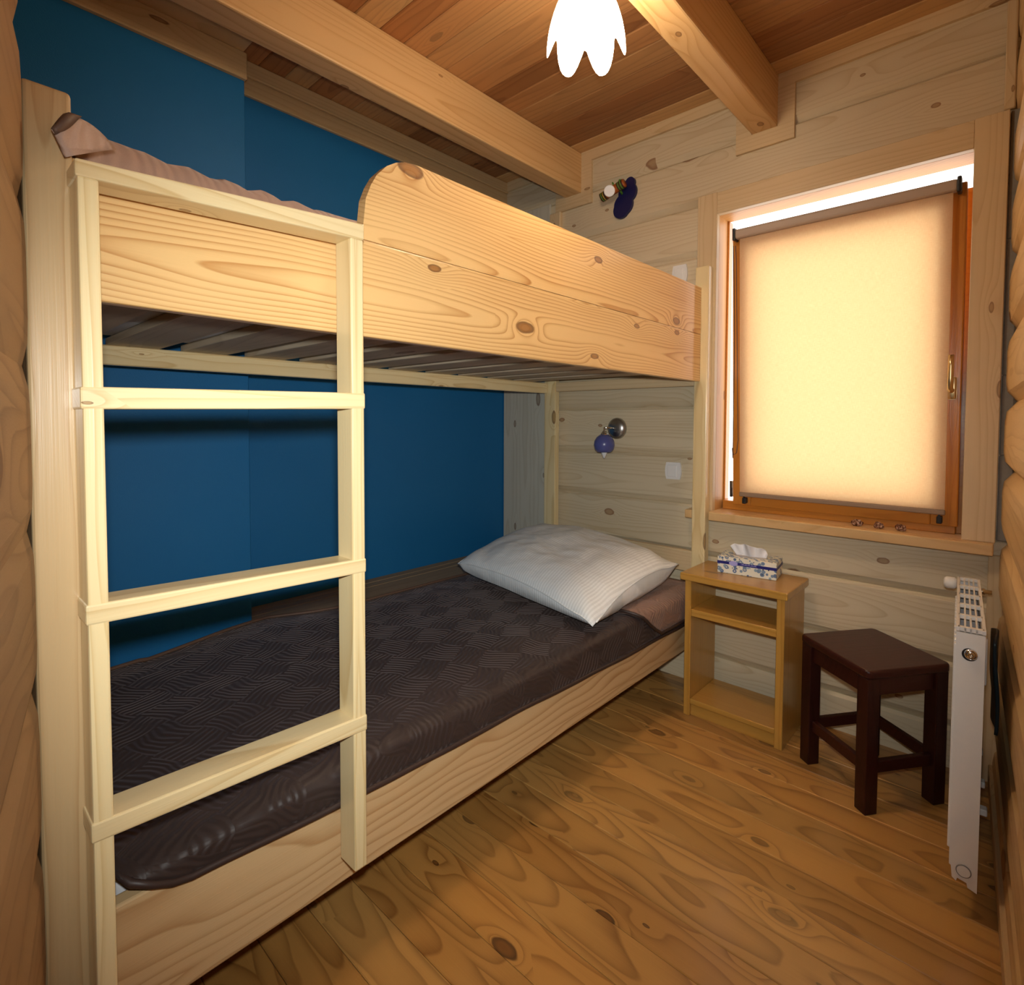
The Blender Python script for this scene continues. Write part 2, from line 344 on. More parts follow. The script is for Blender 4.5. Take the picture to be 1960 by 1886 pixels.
def tube(bm, pts, r, seg=8, mi=0):
    pts = [Vector(p) for p in pts]; rings = []
    for i, p in enumerate(pts):
        d = (pts[min(i+1, len(pts)-1)]-pts[max(i-1, 0)]).normalized()
        t = d.orthogonal().normalized() if i == 0 else (prev - d*prev.dot(d)).normalized()
        prev = t; s = d.cross(t)
        rings.append([bm.verts.new(p+(t*math.cos(2*math.pi*k/seg)+s*math.sin(2*math.pi*k/seg))*r) for k in range(seg)])
    for a, b in zip(rings, rings[1:]):
        for k in range(seg):
            q = bm.faces.new((a[k], a[(k+1) % seg], b[(k+1) % seg], b[k])); q.material_index = mi
    for rg in (rings[0], rings[-1][::-1]): bm.faces.new(rg).material_index = mi
def sheet(bm, rows, thick=0., nrm=None, mi=0):
    """grid of points -> quads; thick gives it a real second side"""
    R, C = len(rows), len(rows[0])
    top = [[bm.verts.new(p) for p in r] for r in rows]
    fs = []
    for i in range(R-1):
        for j in range(C-1): fs.append(bm.faces.new((top[i][j], top[i+1][j], top[i+1][j+1], top[i][j+1])))
    if thick:
        bm.normal_update()
        for v in (v for r in top for v in r): v.normal_update()
        bot = [[bm.verts.new(v.co-v.normal*thick) for v in r] for r in top]
        for i in range(R-1):
            for j in range(C-1): bm.faces.new((bot[i][j], bot[i][j+1], bot[i+1][j+1], bot[i+1][j]))
        rim = [(0, j) for j in range(C)]+[(i, C-1) for i in range(1, R)]+[(R-1, j) for j in range(C-2, -1, -1)]+[(i, 0) for i in range(R-2, 0, -1)]
        for k in range(len(rim)):
            a, b = rim[k], rim[(k+1) % len(rim)]
            bm.faces.new((top[a[0]][a[1]], top[b[0]][b[1]], bot[b[0]][b[1]], bot[a[0]][a[1]]))
    for f in bm.faces: f.material_index = mi
    return top

# ------------------------------------------------------------------ the room
ZC = 2.498                                                        # ceiling
WL, WD = -1.22, -1.05                                             # blue wall, boxed-out part of it
SK = math.radians(3.5)                                            # the right wall runs out of square by this much
def RW(y, off=0.): return .972+math.tan(SK)*(-y)+off              # x of the right wall's face at y
YB = -3.3
bm = bmesh.new(); k = 0; y = YB
y = -.112*30
while y < .0: 
    box(bm, -1.3, 1.25, y+.0006, min(y+.112-.0006, .0), -.03, 0., .0018, 1); y += .112
box(bm, -1.5, 1.5, -3.6, .16, -.06, -.031)
struct(link('floor', bm, M['floor']))
bm = bmesh.new(); y = -.0975*34
while y < -.001:
    box(bm, -1.3, 1.25, y+.0008, y+.0975-.0008, ZC, ZC+.025, .004, 1); y += .0975
box(bm, -1.5, 1.5, -3.6, .16, ZC+.026, ZC+.05)
struct(link('ceiling', bm, M['ceil']))
# back wall: planed logs with bevelled joints, left open for the window
ROW, Z0 = .2165, -.0815
WX0, WX1, WZ0, WZ1 = .022, .898, .737, 2.038
def logprof(z0, z1): return [(.02, z0), (0, z0+.027), (0, z1-.011), (.012, z1), (.16, z1), (.16, z0)]
bm = bmesh.new()
for k in range(13):
    a, c = Z0+ROW*k, Z0+ROW*(k+1)
    if a >= ZC: break
    segs = [(-1.3, 1.25)]
    if c > WZ0 and a < WZ1: segs = [(-1.3, WX0), (WX1, 1.25)]
    if len(segs) == 2:
        if a < WZ0: 
            extrude_poly(bm, logprof(a, c), 'X', -1.3, WX0); extrude_poly(bm, logprof(a, c), 'X', WX1, 1.25)
            extrude_poly(bm, [(.02, a), (0, a+.027), (0, WZ0), (.16, WZ0), (.16, a)], 'X', WX0, WX1); continue
        if c > WZ1:
            extrude_poly(bm, logprof(a, c), 'X', -1.3, WX0); extrude_poly(bm, logprof(a, c), 'X', WX1, 1.25)
            extrude_poly(bm, [(0, WZ1), (0, c-.011), (.012, c), (.16, c), (.16, WZ1)], 'X', WX0, WX1); continue
    for s in segs: extrude_poly(bm, logprof(a, c), 'X', *s)
struct(link('wall_back', bm, M['wall']))
# right wall: fuller rounded logs, out of square
def roundlog(z0, z1, n=7, dep=.028):
    zs = [z0+(z1-z0)*i/n for i in range(n+1)]
    return [((1-min(1, math.sin(math.pi*min(max((z-z0)/(z1-z0), 0.), 1.))*1.9)**.8)*dep, z) for z in zs]
bm = bmesh.new()
for k in range(13):
    a, c = Z0+ROW*k, Z0+ROW*(k+1)
    if a >= ZC: break
    pr = [(p, q) for p, q in roundlog(a, c)]+[(.12, c), (.12, a)]
    extrude_poly(bm, pr, 'Y', .0, -2.6, f=lambda p, q, s: (RW(s, p), s, q))
struct(link('wall_right', bm, M['wallR']))
# blue wall and its boxed-out part
struct(link('wall_left', B(WL-.1, WL, -2.3, 0.0, 0, ZC), M['blue']))
struct(link('wall_left_projection', B(WL, WD, -2.3, -1.475, 0, 2.335, .002, 1), M['blue']))
# wall behind the bed's foot, with a stub of log wall beside the post that turns into the doorway
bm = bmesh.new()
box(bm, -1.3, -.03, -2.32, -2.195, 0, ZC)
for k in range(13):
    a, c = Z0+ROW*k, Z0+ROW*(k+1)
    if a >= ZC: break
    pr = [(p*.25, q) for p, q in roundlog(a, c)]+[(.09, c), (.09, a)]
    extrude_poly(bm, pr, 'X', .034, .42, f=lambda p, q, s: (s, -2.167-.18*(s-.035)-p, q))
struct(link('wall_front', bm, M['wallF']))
# the passage behind the camera
bm = bmesh.new()
box(bm, -.2, 1.35, YB-.1, YB, 0, ZC); box(bm, -.3, -.2, YB, -2.3, 0, ZC); box(bm, 1.2, 1.3, YB, -2.55, 0, ZC)
struct(link('wall_passage', bm, M['hall']))
# trims
def trim(i, bm, mat): return struct(link('trim_%d' % i, bm, mat))
bm = bmesh.new(); box(bm, WL, WL+.018, -1.475, 0., 2.375, 2.44, .003, 1); box(bm, WL, WL+.03, -1.475, 0., 2.44, ZC, .004, 1)
trim(1, bm, M['trimY'])
bm = bmesh.new(); box(bm, WD-.02, WD+.015, -2.3, -1.47, 2.335, 2.425, .003, 1); box(bm, WL+.03, -.775, -2.3, -1.48, 2.425, 2.45, .002, 1)
trim(2, bm, M['trimY'])
BM0, BM1, BR0, BR1, BZ = -.775, -.672, .173, .273, 2.302
trim(3, B(BM0, BM1, -2.7, -.0, BZ, ZC, .006), M['beamY'])
trim(4, B(BR0, BR1, -2.7, -.0, BZ, ZC, .006), M['beamY'])
# boards round the beam ends and under the ceiling on the back wall
bm = bmesh.new()
def bt(x0, x1, z0, z1): box(bm, x0, x1, -.014, -.0, z0, z1, .003, 1)
def frame_poly(pts): extrude_poly(bm, [(x, z) for x, z in pts], 'Y', -.014, 0.)
W_ = .062
for b0, b1 in ((BM0, BM1), (BR0, BR1)):
    frame_poly([(b0, BZ), (b0, ZC), (b0-W_, ZC-.05), (b0-W_, BZ-W_)])
    frame_poly([(b1, BZ), (b1+W_, BZ-W_), (b1+W_, ZC-.05), (b1, ZC)])
    frame_poly([(b0, BZ), (b0-W_, BZ-W_), (b1+W_, BZ-W_), (b1, BZ)])
for x0, x1 in ((BM1+W_, BR0-W_), (BR1+W_, .975)): frame_poly([(x0-.0, ZC-.05), (x1, ZC-.05), (x1, ZC), (x0-W_, ZC)])
frame_poly([(-1.19, ZC-.05), (BM0-W_, ZC-.05), (BM0, ZC), (-1.19, ZC)])
trim(5, bm, M['trimX'])
trim(6, B(-1.215, -.875, -.012, .0, 0, 2.30, .002, 1), M['panel'])                  # upright panel in the corner behind the bed
trim(7, B(-.872, -.800, -.022, .0, 1.40, 2.24, .003, 1), M['trimZ'])                # cover strip at the panel's edge
trim(8, B(.945, .972, -.016, .0, 2.115, ZC-.055, .003, 1), M['trimZ'])              # corner strip over the window casing
trim(9, B(.945, .985, -.016, .0, 0., .733, .003, 1), M['trimZ'])                    # corner strip under the sill
bm = bmesh.new()
for z0, z1, xx in ((.78, 1.05, .008), (1.05, 1.30, .004), (1.3, 1.72, .0), (1.72, 2.11, -.002)): box(bm, .9625, .990+xx, -.014, .0, z0, z1, .003, 1)
trim(10, bm, M['foam'])
bm = bmesh.new()
for i in range(3): box(bm, WL+.055*i+.0008, WL+.055*(i+1)-.0008+(.12 if i == 2 else 0), -1.475, -.012, .39, .418, .003, 1)
trim(11, bm, M['ledge'])                                                            # plank ledge between bed and blue wall
bm = bmesh.new()
box(bm, -.022, -.0, -2.45, .0, .0, .062, .003, 1, mtx=Matrix.Translation((RW(0)+.012, 0, 0)) @ Matrix.Rotation(SK, 4, 'Z'))
struct(link('baseboard_right', bm, M['trimY']))

# ------------------------------------------------------------------ window
win = bpy.data.objects.new('window_1', None); COL.objects.link(win); win['base'] = (.46, 0, .774); win.location = (.46, 0, .774); struct(win)
CW = -.029; WX0, WX1 = .043, .877
link('casing_board', B(-.042, WX0, CW, .0, .774, 2.108, .002, 1), M['trimZ'], win)
link('casing_board', B(WX1, .961, CW, .0, .774, 2.108, .002, 1), M['trimZ'], win)
link('casing_board', B(WX0, WX1, CW, .0, 2.017, 2.106, .002, 1), M['trimX'], win)
link('jamb', B(WX0-.02, WX0, .0, .10, .774, 2.017), M['jamb'], win)
link('jamb', B(WX1, WX1+.02, .0, .10, .774, 2.017), M['jamb'], win)
link('head_jamb', B(WX0, WX1, .0, .10, 2.017, 2.037), M['jamb'], win)
bm = bmesh.new(); box(bm, -.064, .958, -.029, .16, .738, .774); box(bm, .042, .958, -.066, -.0288, .738, .774, .004); box(bm, -.064, -.0305, -.066, -.0288, .738, .774, .004)
link('sill', bm, M['sill'], win)
bm = bmesh.new()                                                                    # fixed frame
for q in ((WX0, WX0+.008, .85, 2.017), (WX1-.022, WX1, .774, 1.935)): box(bm, q[0], q[1], .085, .125, .774, q[3], .002, 1)
box(bm, WX0+.008, WX1-.022, .062, .125, .774, .812, .002, 1)
link('fixed_frame', bm, M['sashX'], win)
TA = math.radians(2.8); PY, PZ = .050, .800                                        # the sash stands tilted inwards at the top
def TS(x, zl, d): return (x, PY-zl*math.sin(TA)+d*math.cos(TA), PZ+zl*math.cos(TA)+d*math.sin(TA))
TM = Matrix.Translation((0, PY, PZ)) @ Matrix.Rotation(TA, 4, 'X')                  # local (x, d, zl)
SX0, SX1, SH = .100, .862, 1.130
bm = bmesh.new()
box(bm, SX0, SX0+.075, 0, .055, 0, SH, .004, 2, mtx=TM); box(bm, SX1-.075, SX1, 0, .055, 0, SH, .004, 2, mtx=TM)
sash = link('sash', bm, M['sashZ'], win)
bm = bmesh.new()
box(bm, SX0+.075, SX1-.075, 0, .055, 0, .078, .004, 2, mtx=TM); box(bm, SX0+.075, SX1-.075, 0, .055, SH-.078, SH, .004, 2, mtx=TM)
link('sash_rail', bm, M['sashX'], sash)
bm = bmesh.new(); box(bm, SX0+.07, SX1-.07, .024, .030, .07, SH-.07, mtx=TM); link('pane', bm, M['glass'], sash)
bm = bmesh.new(); box(bm, SX0-.014, SX0-.002, .0, .02, .03, .10, .002, 1, mtx=TM); link('hinge', bm, M['chrome'], sash)
bm = bmesh.new()                                                                    # handle on the right stile
box(bm, .822, .850, -.008, 0, .430, .505, .006, 2, mtx=TM)
tube(bm, [TM @ Vector(p) for p in ((.836, -.006, .46), (.836, -.045, .46), (.836, -.052, .47), (.836, -.052, .50), (.836, -.052, .54), (.836, -.050, .575))], .0085, 10)
link('handle', bm, M['brass'], sash, smooth=True)
# roller blind on the sash
blind = thing('roller_blind', 'cream roller blind pulled down over the tilted window sash', 'blind', (.48, .02, 1.40))
bm = bmesh.new(); box(bm, .122, .842, -.042, -.004, SH-.034, SH+.004, .01, 3, mtx=TM); link('cassette', bm, plain('cassette_enamel', (.42, .32, .25), .5), blind)
bm = bmesh.new(); box(bm, .140, .828, -.026, -.0248, .058, SH-.03, mtx=TM); link('fabric', bm, M['blind'], blind)
bm = bmesh.new(); box(bm, .138, .830, -.032, -.02, .042, .060, .004, 2, mtx=TM); link('bottom_bar', bm, plain('bar_enamel', (.30, .20, .13), .5), blind)
for x in (.116, .838):
    bm = bmesh.new(); box(bm, x, x+.012, -.046, -.002, SH-.040, SH+.009, .004, 2, mtx=TM); link('end_cap', bm, M['rubber'], blind)
for x in (.150, .806):
    bm = bmesh.new(); box(bm, x, x+.016, -.03, -.003, .012, .036, .003, 2, mtx=TM); box(bm, x+.005, x+.011, -.03, -.024, .03, .05, mtx=TM); link('guide_clip', bm, M['rubber'], blind)
bm = bmesh.new()
lp = [(.118, -.035, SH-.06)]+[(.118+.004*math.sin(i*.3), -.035, SH-.06-i*.062) for i in range(1, 15)]+[(.112, -.035, .245), (.118, -.035, .215), (.130, -.035, .225), (.137, -.035, .28)]+[(.136-.0006*i, -.034, .30+.06*i) for i in range(13)]+[(.126, -.034, SH-.06)]
tube(bm, [TM @ Vector(p) for p in lp], .0019, 6); link('chain', bm, plain('brown_bead_chain', (.12, .05, .025), .5), blind)

# ornaments on the sill
for i, (x, rz, wd) in enumerate(((.574, .3, 'left'), (.642, 1.4, 'middle'), (.708, 2.2, 'right'))):
    bm = bmesh.new(); bmesh.ops.create_icosphere(bm, subdivisions=4, radius=1)
    for v in bm.verts:
        c = v.co; an = math.atan2(c.y, c.x)
        rdg = 1+.13*math.sin(an*9+i)*(1-abs(c.z))+.22*noise.noise(c*2.3+Vector((i*7., 0, 0)))
        fold = -.42*math.exp(-((c.x-.25)**2+(c.y+.35)**2)*7) if c.z > -.3 else 0
        v.co = Vector((c.x*.0175*rdg, c.y*.014*rdg, max(c.z*.014*rdg+fold*.012, -.009)+.009))
    o = link('shell_ornament', bm, M['shell'], smooth=True); o.location = (x, .012, .7745); o.rotation_euler = (0, 0, rz)
    tag(o, {'left': 'small brown ridged ornament on the window sill, the one farthest from the window handle', 'middle': 'small brown ridged ornament on the window sill, between the two others', 'right': 'small brown ridged ornament on the window sill, the one nearest the window handle'}[wd], 'ornament', 'ornaments on the window sill')

# ------------------------------------------------------------------ bunk bed
bed = thing('bunk_bed', 'pine bunk bed with ladder along the blue wall', 'bunk bed', (-.43, -1.08, 0))
YF, YE = -2.115, -.03
link('side_board', B(-.026, 0, YF, YE, 1.321, 1.518, .004), M['bedY'], bed)
gp = [(-1.654, 1.518), (-1.654, 1.547), (-1.648, 1.601), (-1.636, 1.632), (-1.622, 1.657), (-1.598, 1.683), (-1.575, 1.698), (-1.552, 1.707), (-1.52, 1.711), (YE, 1.711), (YE, 1.518)]
bm = bmesh.new(); extrude_poly(bm, gp, 'X', -.026, 0.)
bmesh.ops.bevel(bm, geom=[e for e in bm.edges if e.calc_face_angle(0) > .9], offset=.004, segments=2, profile=.5, affect='EDGES')
link('guard_board', bm, M['bedY'], bed)
link('lower_side_rail', B(-.028, 0, YF, YE, .207, .408, .004), M['railY'], bed)
link('rear_rail', B(-.872, -.848, YF, -.06, 1.298, 1.352, .003, 1), M['lightY'], bed)
link('lower_rear_rail', B(-.872, -.848, YF, -.06, .25, .40, .003, 1), M['railY'], bed)
link('end_rail', B(-.795, -.036, -.055, -.03, 1.305, 1.352, .003, 1), M['trimX'], bed)
link('headboard_rail', B(-.795, -.036, -.052, -.026, .50, .592, .004), M['trimX'], bed)
link('end_rail', B(-.80, -.028, YF, YF+.025, 1.321, 1.50, .003, 1), M['trimX'], bed)
link('bottom_deck', B(-.848, -.028, YF+.01, -.06, .232, .25), M['slatX'], bed)
link('corner_post', B(-.06, .03, -2.168, YF-.001, 0, 1.592, .006, 3), M['postZ'], bed)
link('corner_post', B(-.868, -.80, -2.168, YF-.001, 0, 1.50, .006, 3), M['postZ'], bed)
link('corner_post', B(-.870, -.795, -.058, -.024, 0, 1.39, .004), M['lightZ'], bed)
link('corner_post', B(-.028, .0315, -.073, -.0298, 0, 1.80, .004), M['lightZ'], bed)
for i in range(12):
    yc = -2.035+.18*i if i else -2.03
    if yc+.06 > -.06: continue
    link('slat', B(-.868, -.03, yc-.062+.0, yc+.062, 1.3525, 1.372, .002, 1), M['slatX'], bed)
LX0, LX1 = .03, .085
link('ladder_stile', B(LX0, LX1, -2.121, -2.098, .03, 1.466, .003, 2), M['lightZ'], bed)
link('ladder_stile', B(LX0, LX1, -1.732, -1.706, .288, 1.484, .003, 2), M['lightZ'], bed)
for zl, zr, bl, brr in ((1.487, 1.514, 1.464, 1.484), (1.192, 1.201, 1.162, 1.171), (.901, .888, .873, .861), (.602, .586, .574, .555)):
    bm = bmesh.new(); x1 = LX1+.0012
    for yy, zt, zb in ((-2.1235, zl, bl), (-1.7045, zr, brr)): pass
    pts = [(-2.1235, bl), (-1.7045, brr), (-1.7045, zr), (-2.1235, zl)]
    extrude_poly(bm, pts, 'X', LX0-.001, x1)
    bmesh.ops.bevel(bm, geom=list(bm.edges), offset=.003, segments=2, profile=.5, affect='EDGES')
    link('ladder_rung', bm, M['lightY'], bed)
for yy in (-2.112, -1.7145):
    for zz in (1.40, .33): link('ladder_spacer', B(.0002, LX0, yy, yy+.008, zz, zz+.04), M['lightZ'], bed)

# ------------------------------------------------------------------ lower bunk bedding
matt = tag(link('mattress', B(-.83, -.045, -2.083, -.075, .2505, .424, .028, 4), M['mattress'], smooth=True), 'white mattress of the lower bunk showing at its foot corner under the brown cover', 'mattress')
HEM = [(-2.1, .408), (-1.952, .405), (-1.839, .396), (-1.725, .391), (-1.60, .381), (-1.3, .374), (-1.1, .367), (-.806, .352), (-.465, .341), (-.2, .336), (-.08, .336)]
def lerp(tab, y):
    for (a, p), (b, q) in zip(tab, tab[1:]):
        if y <= b: return p+(q-p)*max(0, (y-a))/(b-a)
    return tab[-1][1]
BACK = [(-2.092, -.80), (-2.0, -.875), (-1.85, -.90), (-1.6, -.965), (-1.45, -.985), (-1.3, -.93), (-1.1, -.885), (-.6, -.875), (-.07, -.87)]
def cover_pt(s, y):
    """s 0..1 from the wall side over the top, then down the front to the hem"""
    xb = lerp(BACK, y); hem = lerp(HEM, y); top = .457+.006*noise.noise(Vector((s*4, y*3, 1.)))
    drop = max(top-hem-.02, .003)
    flat = -.03-xb; arc = .065; tot = flat+arc+drop
    if y < -1.97: tot -= .125*(1-math.sqrt(max(0, 1-((-1.97-y)/.122)**2)))
    d = s*tot
    endf = min(1, max(0, (y+2.10)/.05))
    if d < flat:
        x = xb+d; z = top-.012*math.exp(-(d/.10)**2); 
        if xb < -.9: z = z-.006*math.exp(-(d/.06)**2)
    elif d < flat+arc:
        a = (d-flat)/arc*math.pi/2; x = -.03+.046*math.sin(a); z = top-.042*.55*(1-math.cos(a))
    else:
        q = d-flat-arc; x = .016+.002*math.sin(y*17)+.0015*noise.noise(Vector((y*9, q*9, 0))); z = top-.023-q
    z -= .006*(1-endf)
    return Vector((x, y, z))
NS, NY = 70, 150
bm = bmesh.new(); rows = [[cover_pt(i/NS, -2.092+2.008*j/NY) for j in range(NY+1)] for i in range(NS+1)]
sheet(bm, rows, .010)
cov = tag(link('bed_cover', bm, M['quilt'], smooth=True), 'dark brown quilted cover spread over the lower bunk', 'bed cover')
bm = bmesh.new(); tube(bm, [rows[-1][j]+Vector((.000, 0, -.001)) for j in range(0, NY+1, 2)], .0065, 8)
tube(bm, [rows[i][0] for i in range(0, NS+1, 2)], .0065, 8)
link('binding', bm, M['binding'], cov, smooth=True)
bm = bmesh.new(); tube(bm, [rows[0][j]+Vector((0, 0, .002)) for j in range(0, NY+1, 2)], .0065, 8)
link('binding', bm, M['bindinglight'], cov, smooth=True)['label'] = 'lighter brown binding along the wall side'
# corner of the cover turned back beside the pillow
bm = bmesh.new(); fr = []
for i in range(17):
    s = i/16
    row = []
    for j in range(21):
        t = j/20
        yl = -.60+.82*max(0, s-.55)**2 if s > .55 else -.60+.02*s     # left edge, rounding off at the hem
        y = yl+(-.090-yl)*t
        d0 = .34-.34*s
        hem = lerp(HEM, y)+.010; top = .457+.006*noise.noise(Vector((.9*4, y*3, 1.)))
        q = (s-.62)/.38
        if s < .62: p = Vector((-.03-(.62-s)*.45, y, top+.014))
        else:
            dd = q*(.06+max(top-hem-.02, .003))
            if dd < .06: a = dd/.06*math.pi/2; p = Vector((-.03+.060*math.sin(a), y, top+.014-.042*.55*(1-math.cos(a))))
            else: p = Vector((.030, y, top+.014-.023-(dd-.06)))
        row.append(p)
    fr.append(row)
sheet(bm, fr, .008); link('turned_corner', bm, M['quiltback'], cov, smooth=True)['label'] = 'turned back corner showing its lighter rosy brown side'
bm = bmesh.new(); tube(bm, [fr[i][0] for i in range(17)]+[fr[16][j] for j in range(1, 21)], .006, 8); link('binding', bm, M['binding'], cov, smooth=True)

# pillow: puffed square with drawn out corners
PC = [Vector((.000, -.835, .492)), Vector((-.03, -.185, .560)), Vector((-.835, -.085, .60)), Vector((-.83, -.690, .520))]   # front, right, back, left
def pillow_pt(u, v, side):
    a, b = (u+1)/2, (v+1)/2
    e = .045                                                      # edges drawn in between the corners
    uu = u*(1-e*(1-v*v)); vv = v*(1-e*(1-u*u)); a, b = (uu+1)/2, (vv+1)/2
    p = (PC[0]*(1-a)+PC[3]*a)*(1-b)+(PC[1]*(1-a)+PC[2]*a)*b
    h = max(0, (1-abs(u)**2.4)*(1-abs(v)**2.4))**.52
    wr = .010*noise.noise(Vector((u*2.3, v*2.3, side*3.)))+.004*noise.noise(Vector((u*7, v*7, side*5.)))
    em = 1-max(abs(u), abs(v))**6
    cr = .008*math.sin(8*(u-v)+2*noise.noise(Vector((u*2, v*2, 9.))))*math.exp(-((abs(u)-.85)**2+(abs(v)-.85)**2)*18)
    up_ = .070*h+wr*em+cr if side > 0 else -.09*h+wr*.3*em
    z = p.z+.034*(1-u*u*v*v)+up_
    if side < 0:                                                  # the under side billows out below the seam
        m = max(abs(u), abs(v)); g_ = (1-m**14)*m**5*(1-.95*(u*v)**2)
        cc = (PC[0]+PC[1]+PC[2]+PC[3])/4; p = p+(p-cc)*.13*g_
        z = p.z+.034*(1-u*u*v*v)-.11*(1-m**14)**.8*(1-.9*abs(u*v)**5)
    return Vector((p.x, min(p.y, -.058), max(z, .487)))
bm = bmesh.new(); n = 56; g = {}
for side in (1, -1):
    for i in range(n+1):
        for j in range(n+1):
            edge = i in (0, n) or j in (0, n)
            key = (i, j, 0 if edge else side)
            if key not in g: g[key] = bm.verts.new(pillow_pt(-1+2*i/n, -1+2*j/n, 0.0001 if edge else side))
    for i in range(n):
        for j in range(n):
            q = [g[(a, b, 0 if (a in (0, n) or b in (0, n)) else side)] for a, b in ((i, j), (i+1, j), (i+1, j+1), (i, j+1))]
            try: bm.faces.new(q if side > 0 else q[::-1])
            except ValueError: pass
pl = link('pillow', bm, M['pillow'], loc=(-.42, -.45, .487), smooth=True)
tag(pl, 'plump white pillow with fine satin stripes at the head of the lower bunk', 'pillow')
def seampt(k):
    a = [(-1, 0)]
bm = bmesh.new()
tube(bm, [pillow_pt(-1+2*i/28, -1, .0001)+Vector((0, 0, .0)) for i in range(29)]+[pillow_pt(1, -1+2*i/28, .0001) for i in range(1, 29)]+[pillow_pt(1-2*i/28, 1, .0001) for i in range(1, 29)]+[pillow_pt(-1, 1-2*i/28, .0001) for i in range(1, 28)], .0028, 6)
link('seam', bm, M['pillow'], pl, smooth=True)

# ------------------------------------------------------------------ upper bunk bedding
tag(link('mattress', B(-.835, -.06, -2.07, -.09, 1.3725, 1.495, .03, 4), M['mattress'], smooth=True), 'mattress lying on the slats of the upper bunk', 'mattress')
bm = bmesh.new(); rows = []
for i in range(41):
    s = i/40; row = []
    for j in range(121):
        y = -2.095+2.02*j/120
        x = -.86+.806*s
        rid = .006*math.sin(y*95+3*noise.noise(Vector((x*5, y*5, 0))))*noise.noise(Vector((y*7, x*9, 2.)))*2
        z = 1.584+.010*math.exp(-((y+2.08)/.12)**2)+.044*math.sin(math.pi*min(1, .12+.83*s))**.7+rid+.008*noise.noise(Vector((x*4, y*4, 5.)))
        if s > .87: z -= ((s-.87)/.13)**2*.088
        row.append(Vector((x, y, z)))
    rows.append(row)
sheet(bm, rows, .012)
uc = tag(link('bed_cover', bm, M['pinkquilt'], smooth=True), 'rumpled pinkish brown quilted cover on the upper bunk', 'bed cover')
# its foot corner pokes out over the post
bm = bmesh.new(); A_, B_, C_, D_ = Vector((.056, -2.1415, 1.524)), Vector((.053, -2.1285, 1.549)), Vector((-.02, -2.062, 1.552)), Vector((.054, -2.1285, 1.494))
fr = []
for i in range(9):
    a = i/8; row = []
    for j in range(9):
        b = j/8
        p = (A_*(1-a)+B_*a)*(1-b)+(D_*(1-a)+C_*a)*b
        p = p+Vector((.006*math.sin(math.pi*a), 0, .010*math.sin(math.pi*b)*a)); row.append(p)
    fr.append(row)
sheet(bm, fr, .006); link('corner_fold', bm, M['pinkquilt'], uc, smooth=True)
bm = bmesh.new(); rowsb = [[fr[i][j]+Vector((.0025, -.0005, .001)) for j in range(0, 3)] for i in range(9)]
sheet(bm, rowsb, .008); link('binding', bm, M['bindinglight'], uc, smooth=True)['label'] = 'dark brown binding on the poking corner'

# ------------------------------------------------------------------ nightstand
ns = thing('nightstand', 'small open honey coloured wooden nightstand between bed and stool', 'nightstand', (.235, -.17, 0))
N0, N1, NF, NB, NZ = .033, .431, -.298, -.042, .564
link('top', B(N0, N1, NF, NB, NZ-.028, NZ, .004), M['nightX'], ns)
link('side_panel', B(N0+.015, N0+.040, NF+.015, NB-.005, 0, NZ-.028, .002, 1), M['night'], ns)
link('side_panel', B(N1-.040, N1-.013, NF+.015, NB-.005, 0, NZ-.028, .002, 1), M['night'], ns)
link('shelf', B(N0+.040, N1-.040, NF+.018, NB-.01, .395, .423, .002, 1), M['nightX'], ns)
link('bottom_shelf', B(N0+.040, N1-.040, NF+.018, NB-.01, .048, .068, .002, 1), M['nightX'], ns)
link('plinth', B(N0+.040, N1-.040, NF+.03, NF+.045, .0, .048, .001, 1), M['nightX'], ns)
# tissue box
TB = thing('tissue_box', 'blue and white paisley tissue box on the nightstand', 'tissue box', (.14, -.195, NZ+.0004), math.radians(7.5))
def loc_link(name, bm, mat, par, smooth=False):
    """mesh given in the thing's own coordinates"""
    me = bpy.data.meshes.new(name); bmesh.ops.recalc_face_normals(bm, faces=bm.faces); bm.to_mesh(me); bm.free()
    for m in (mat if isinstance(mat, (list, tuple)) else [mat]): me.materials.append(m)
    o = bpy.data.objects.new(name, me); COL.objects.link(o); o.parent = par
    if smooth:
        for p in me.polygons: p.use_smooth = True
    return o
loc_link('carton', B(0, .214, 0, .122, 0, .064, .0015, 1), M['paisley'], TB)
bm = bmesh.new(); box(bm, -.0006, .2146, -.0007, .0005, .036, .047); box(bm, .2135, .2147, -.0007, .1225, .036, .047)
loc_link('printed_band', bm, M['boxband'], TB)
bm = bmesh.new()
lathe(bm, [(.0095, 0), (.0095, .0004)], (.060, -.0008, .042), (0, -1, 0), 20)
for v in bm.verts: v.co.x = .060+(v.co.x-.060)*1.7
for k in range(16): box(bm, .088+.0036*k, .0905+.0036*k, -.0012, -.0008, .0405, .0425+.0012*(k % 3))
loc_link('printed_script', bm, M['boxscript'], TB)
bm = bmesh.new(); rows = []
for i in range(25):
    u = i/24; row = []
    for j in range(11):
        v = j/10
        x = .060+.105*u+(-.020*(1-u)+.002)*v*(1.2-u)+.012*v*(u-.5)
        yy = .060+.018*math.sin(u*9)*(.25+.75*v)+.012*math.sin(u*21+1)*v-.012*v
        hh = (.052*math.sin(math.pi*(.22+.66*u))**.8+.004*math.sin(u*17))
        row.append(Vector((x, yy, .060+hh*v)))
    rows.append(row)
sheet(bm, rows, .0008); loc_link('tissue', bm, M['tissue'], TB, True)
bm = bmesh.new(); lathe(bm, [(.030, 0), (.030, .0006)], (.107, .061, .0638), (0, 0, 1), 24)
for v in bm.verts: v.co.x = .107+(v.co.x-.107)*2.2
loc_link('slot_film', bm, plain('slot_film', (.45, .40, .36), .3), TB)

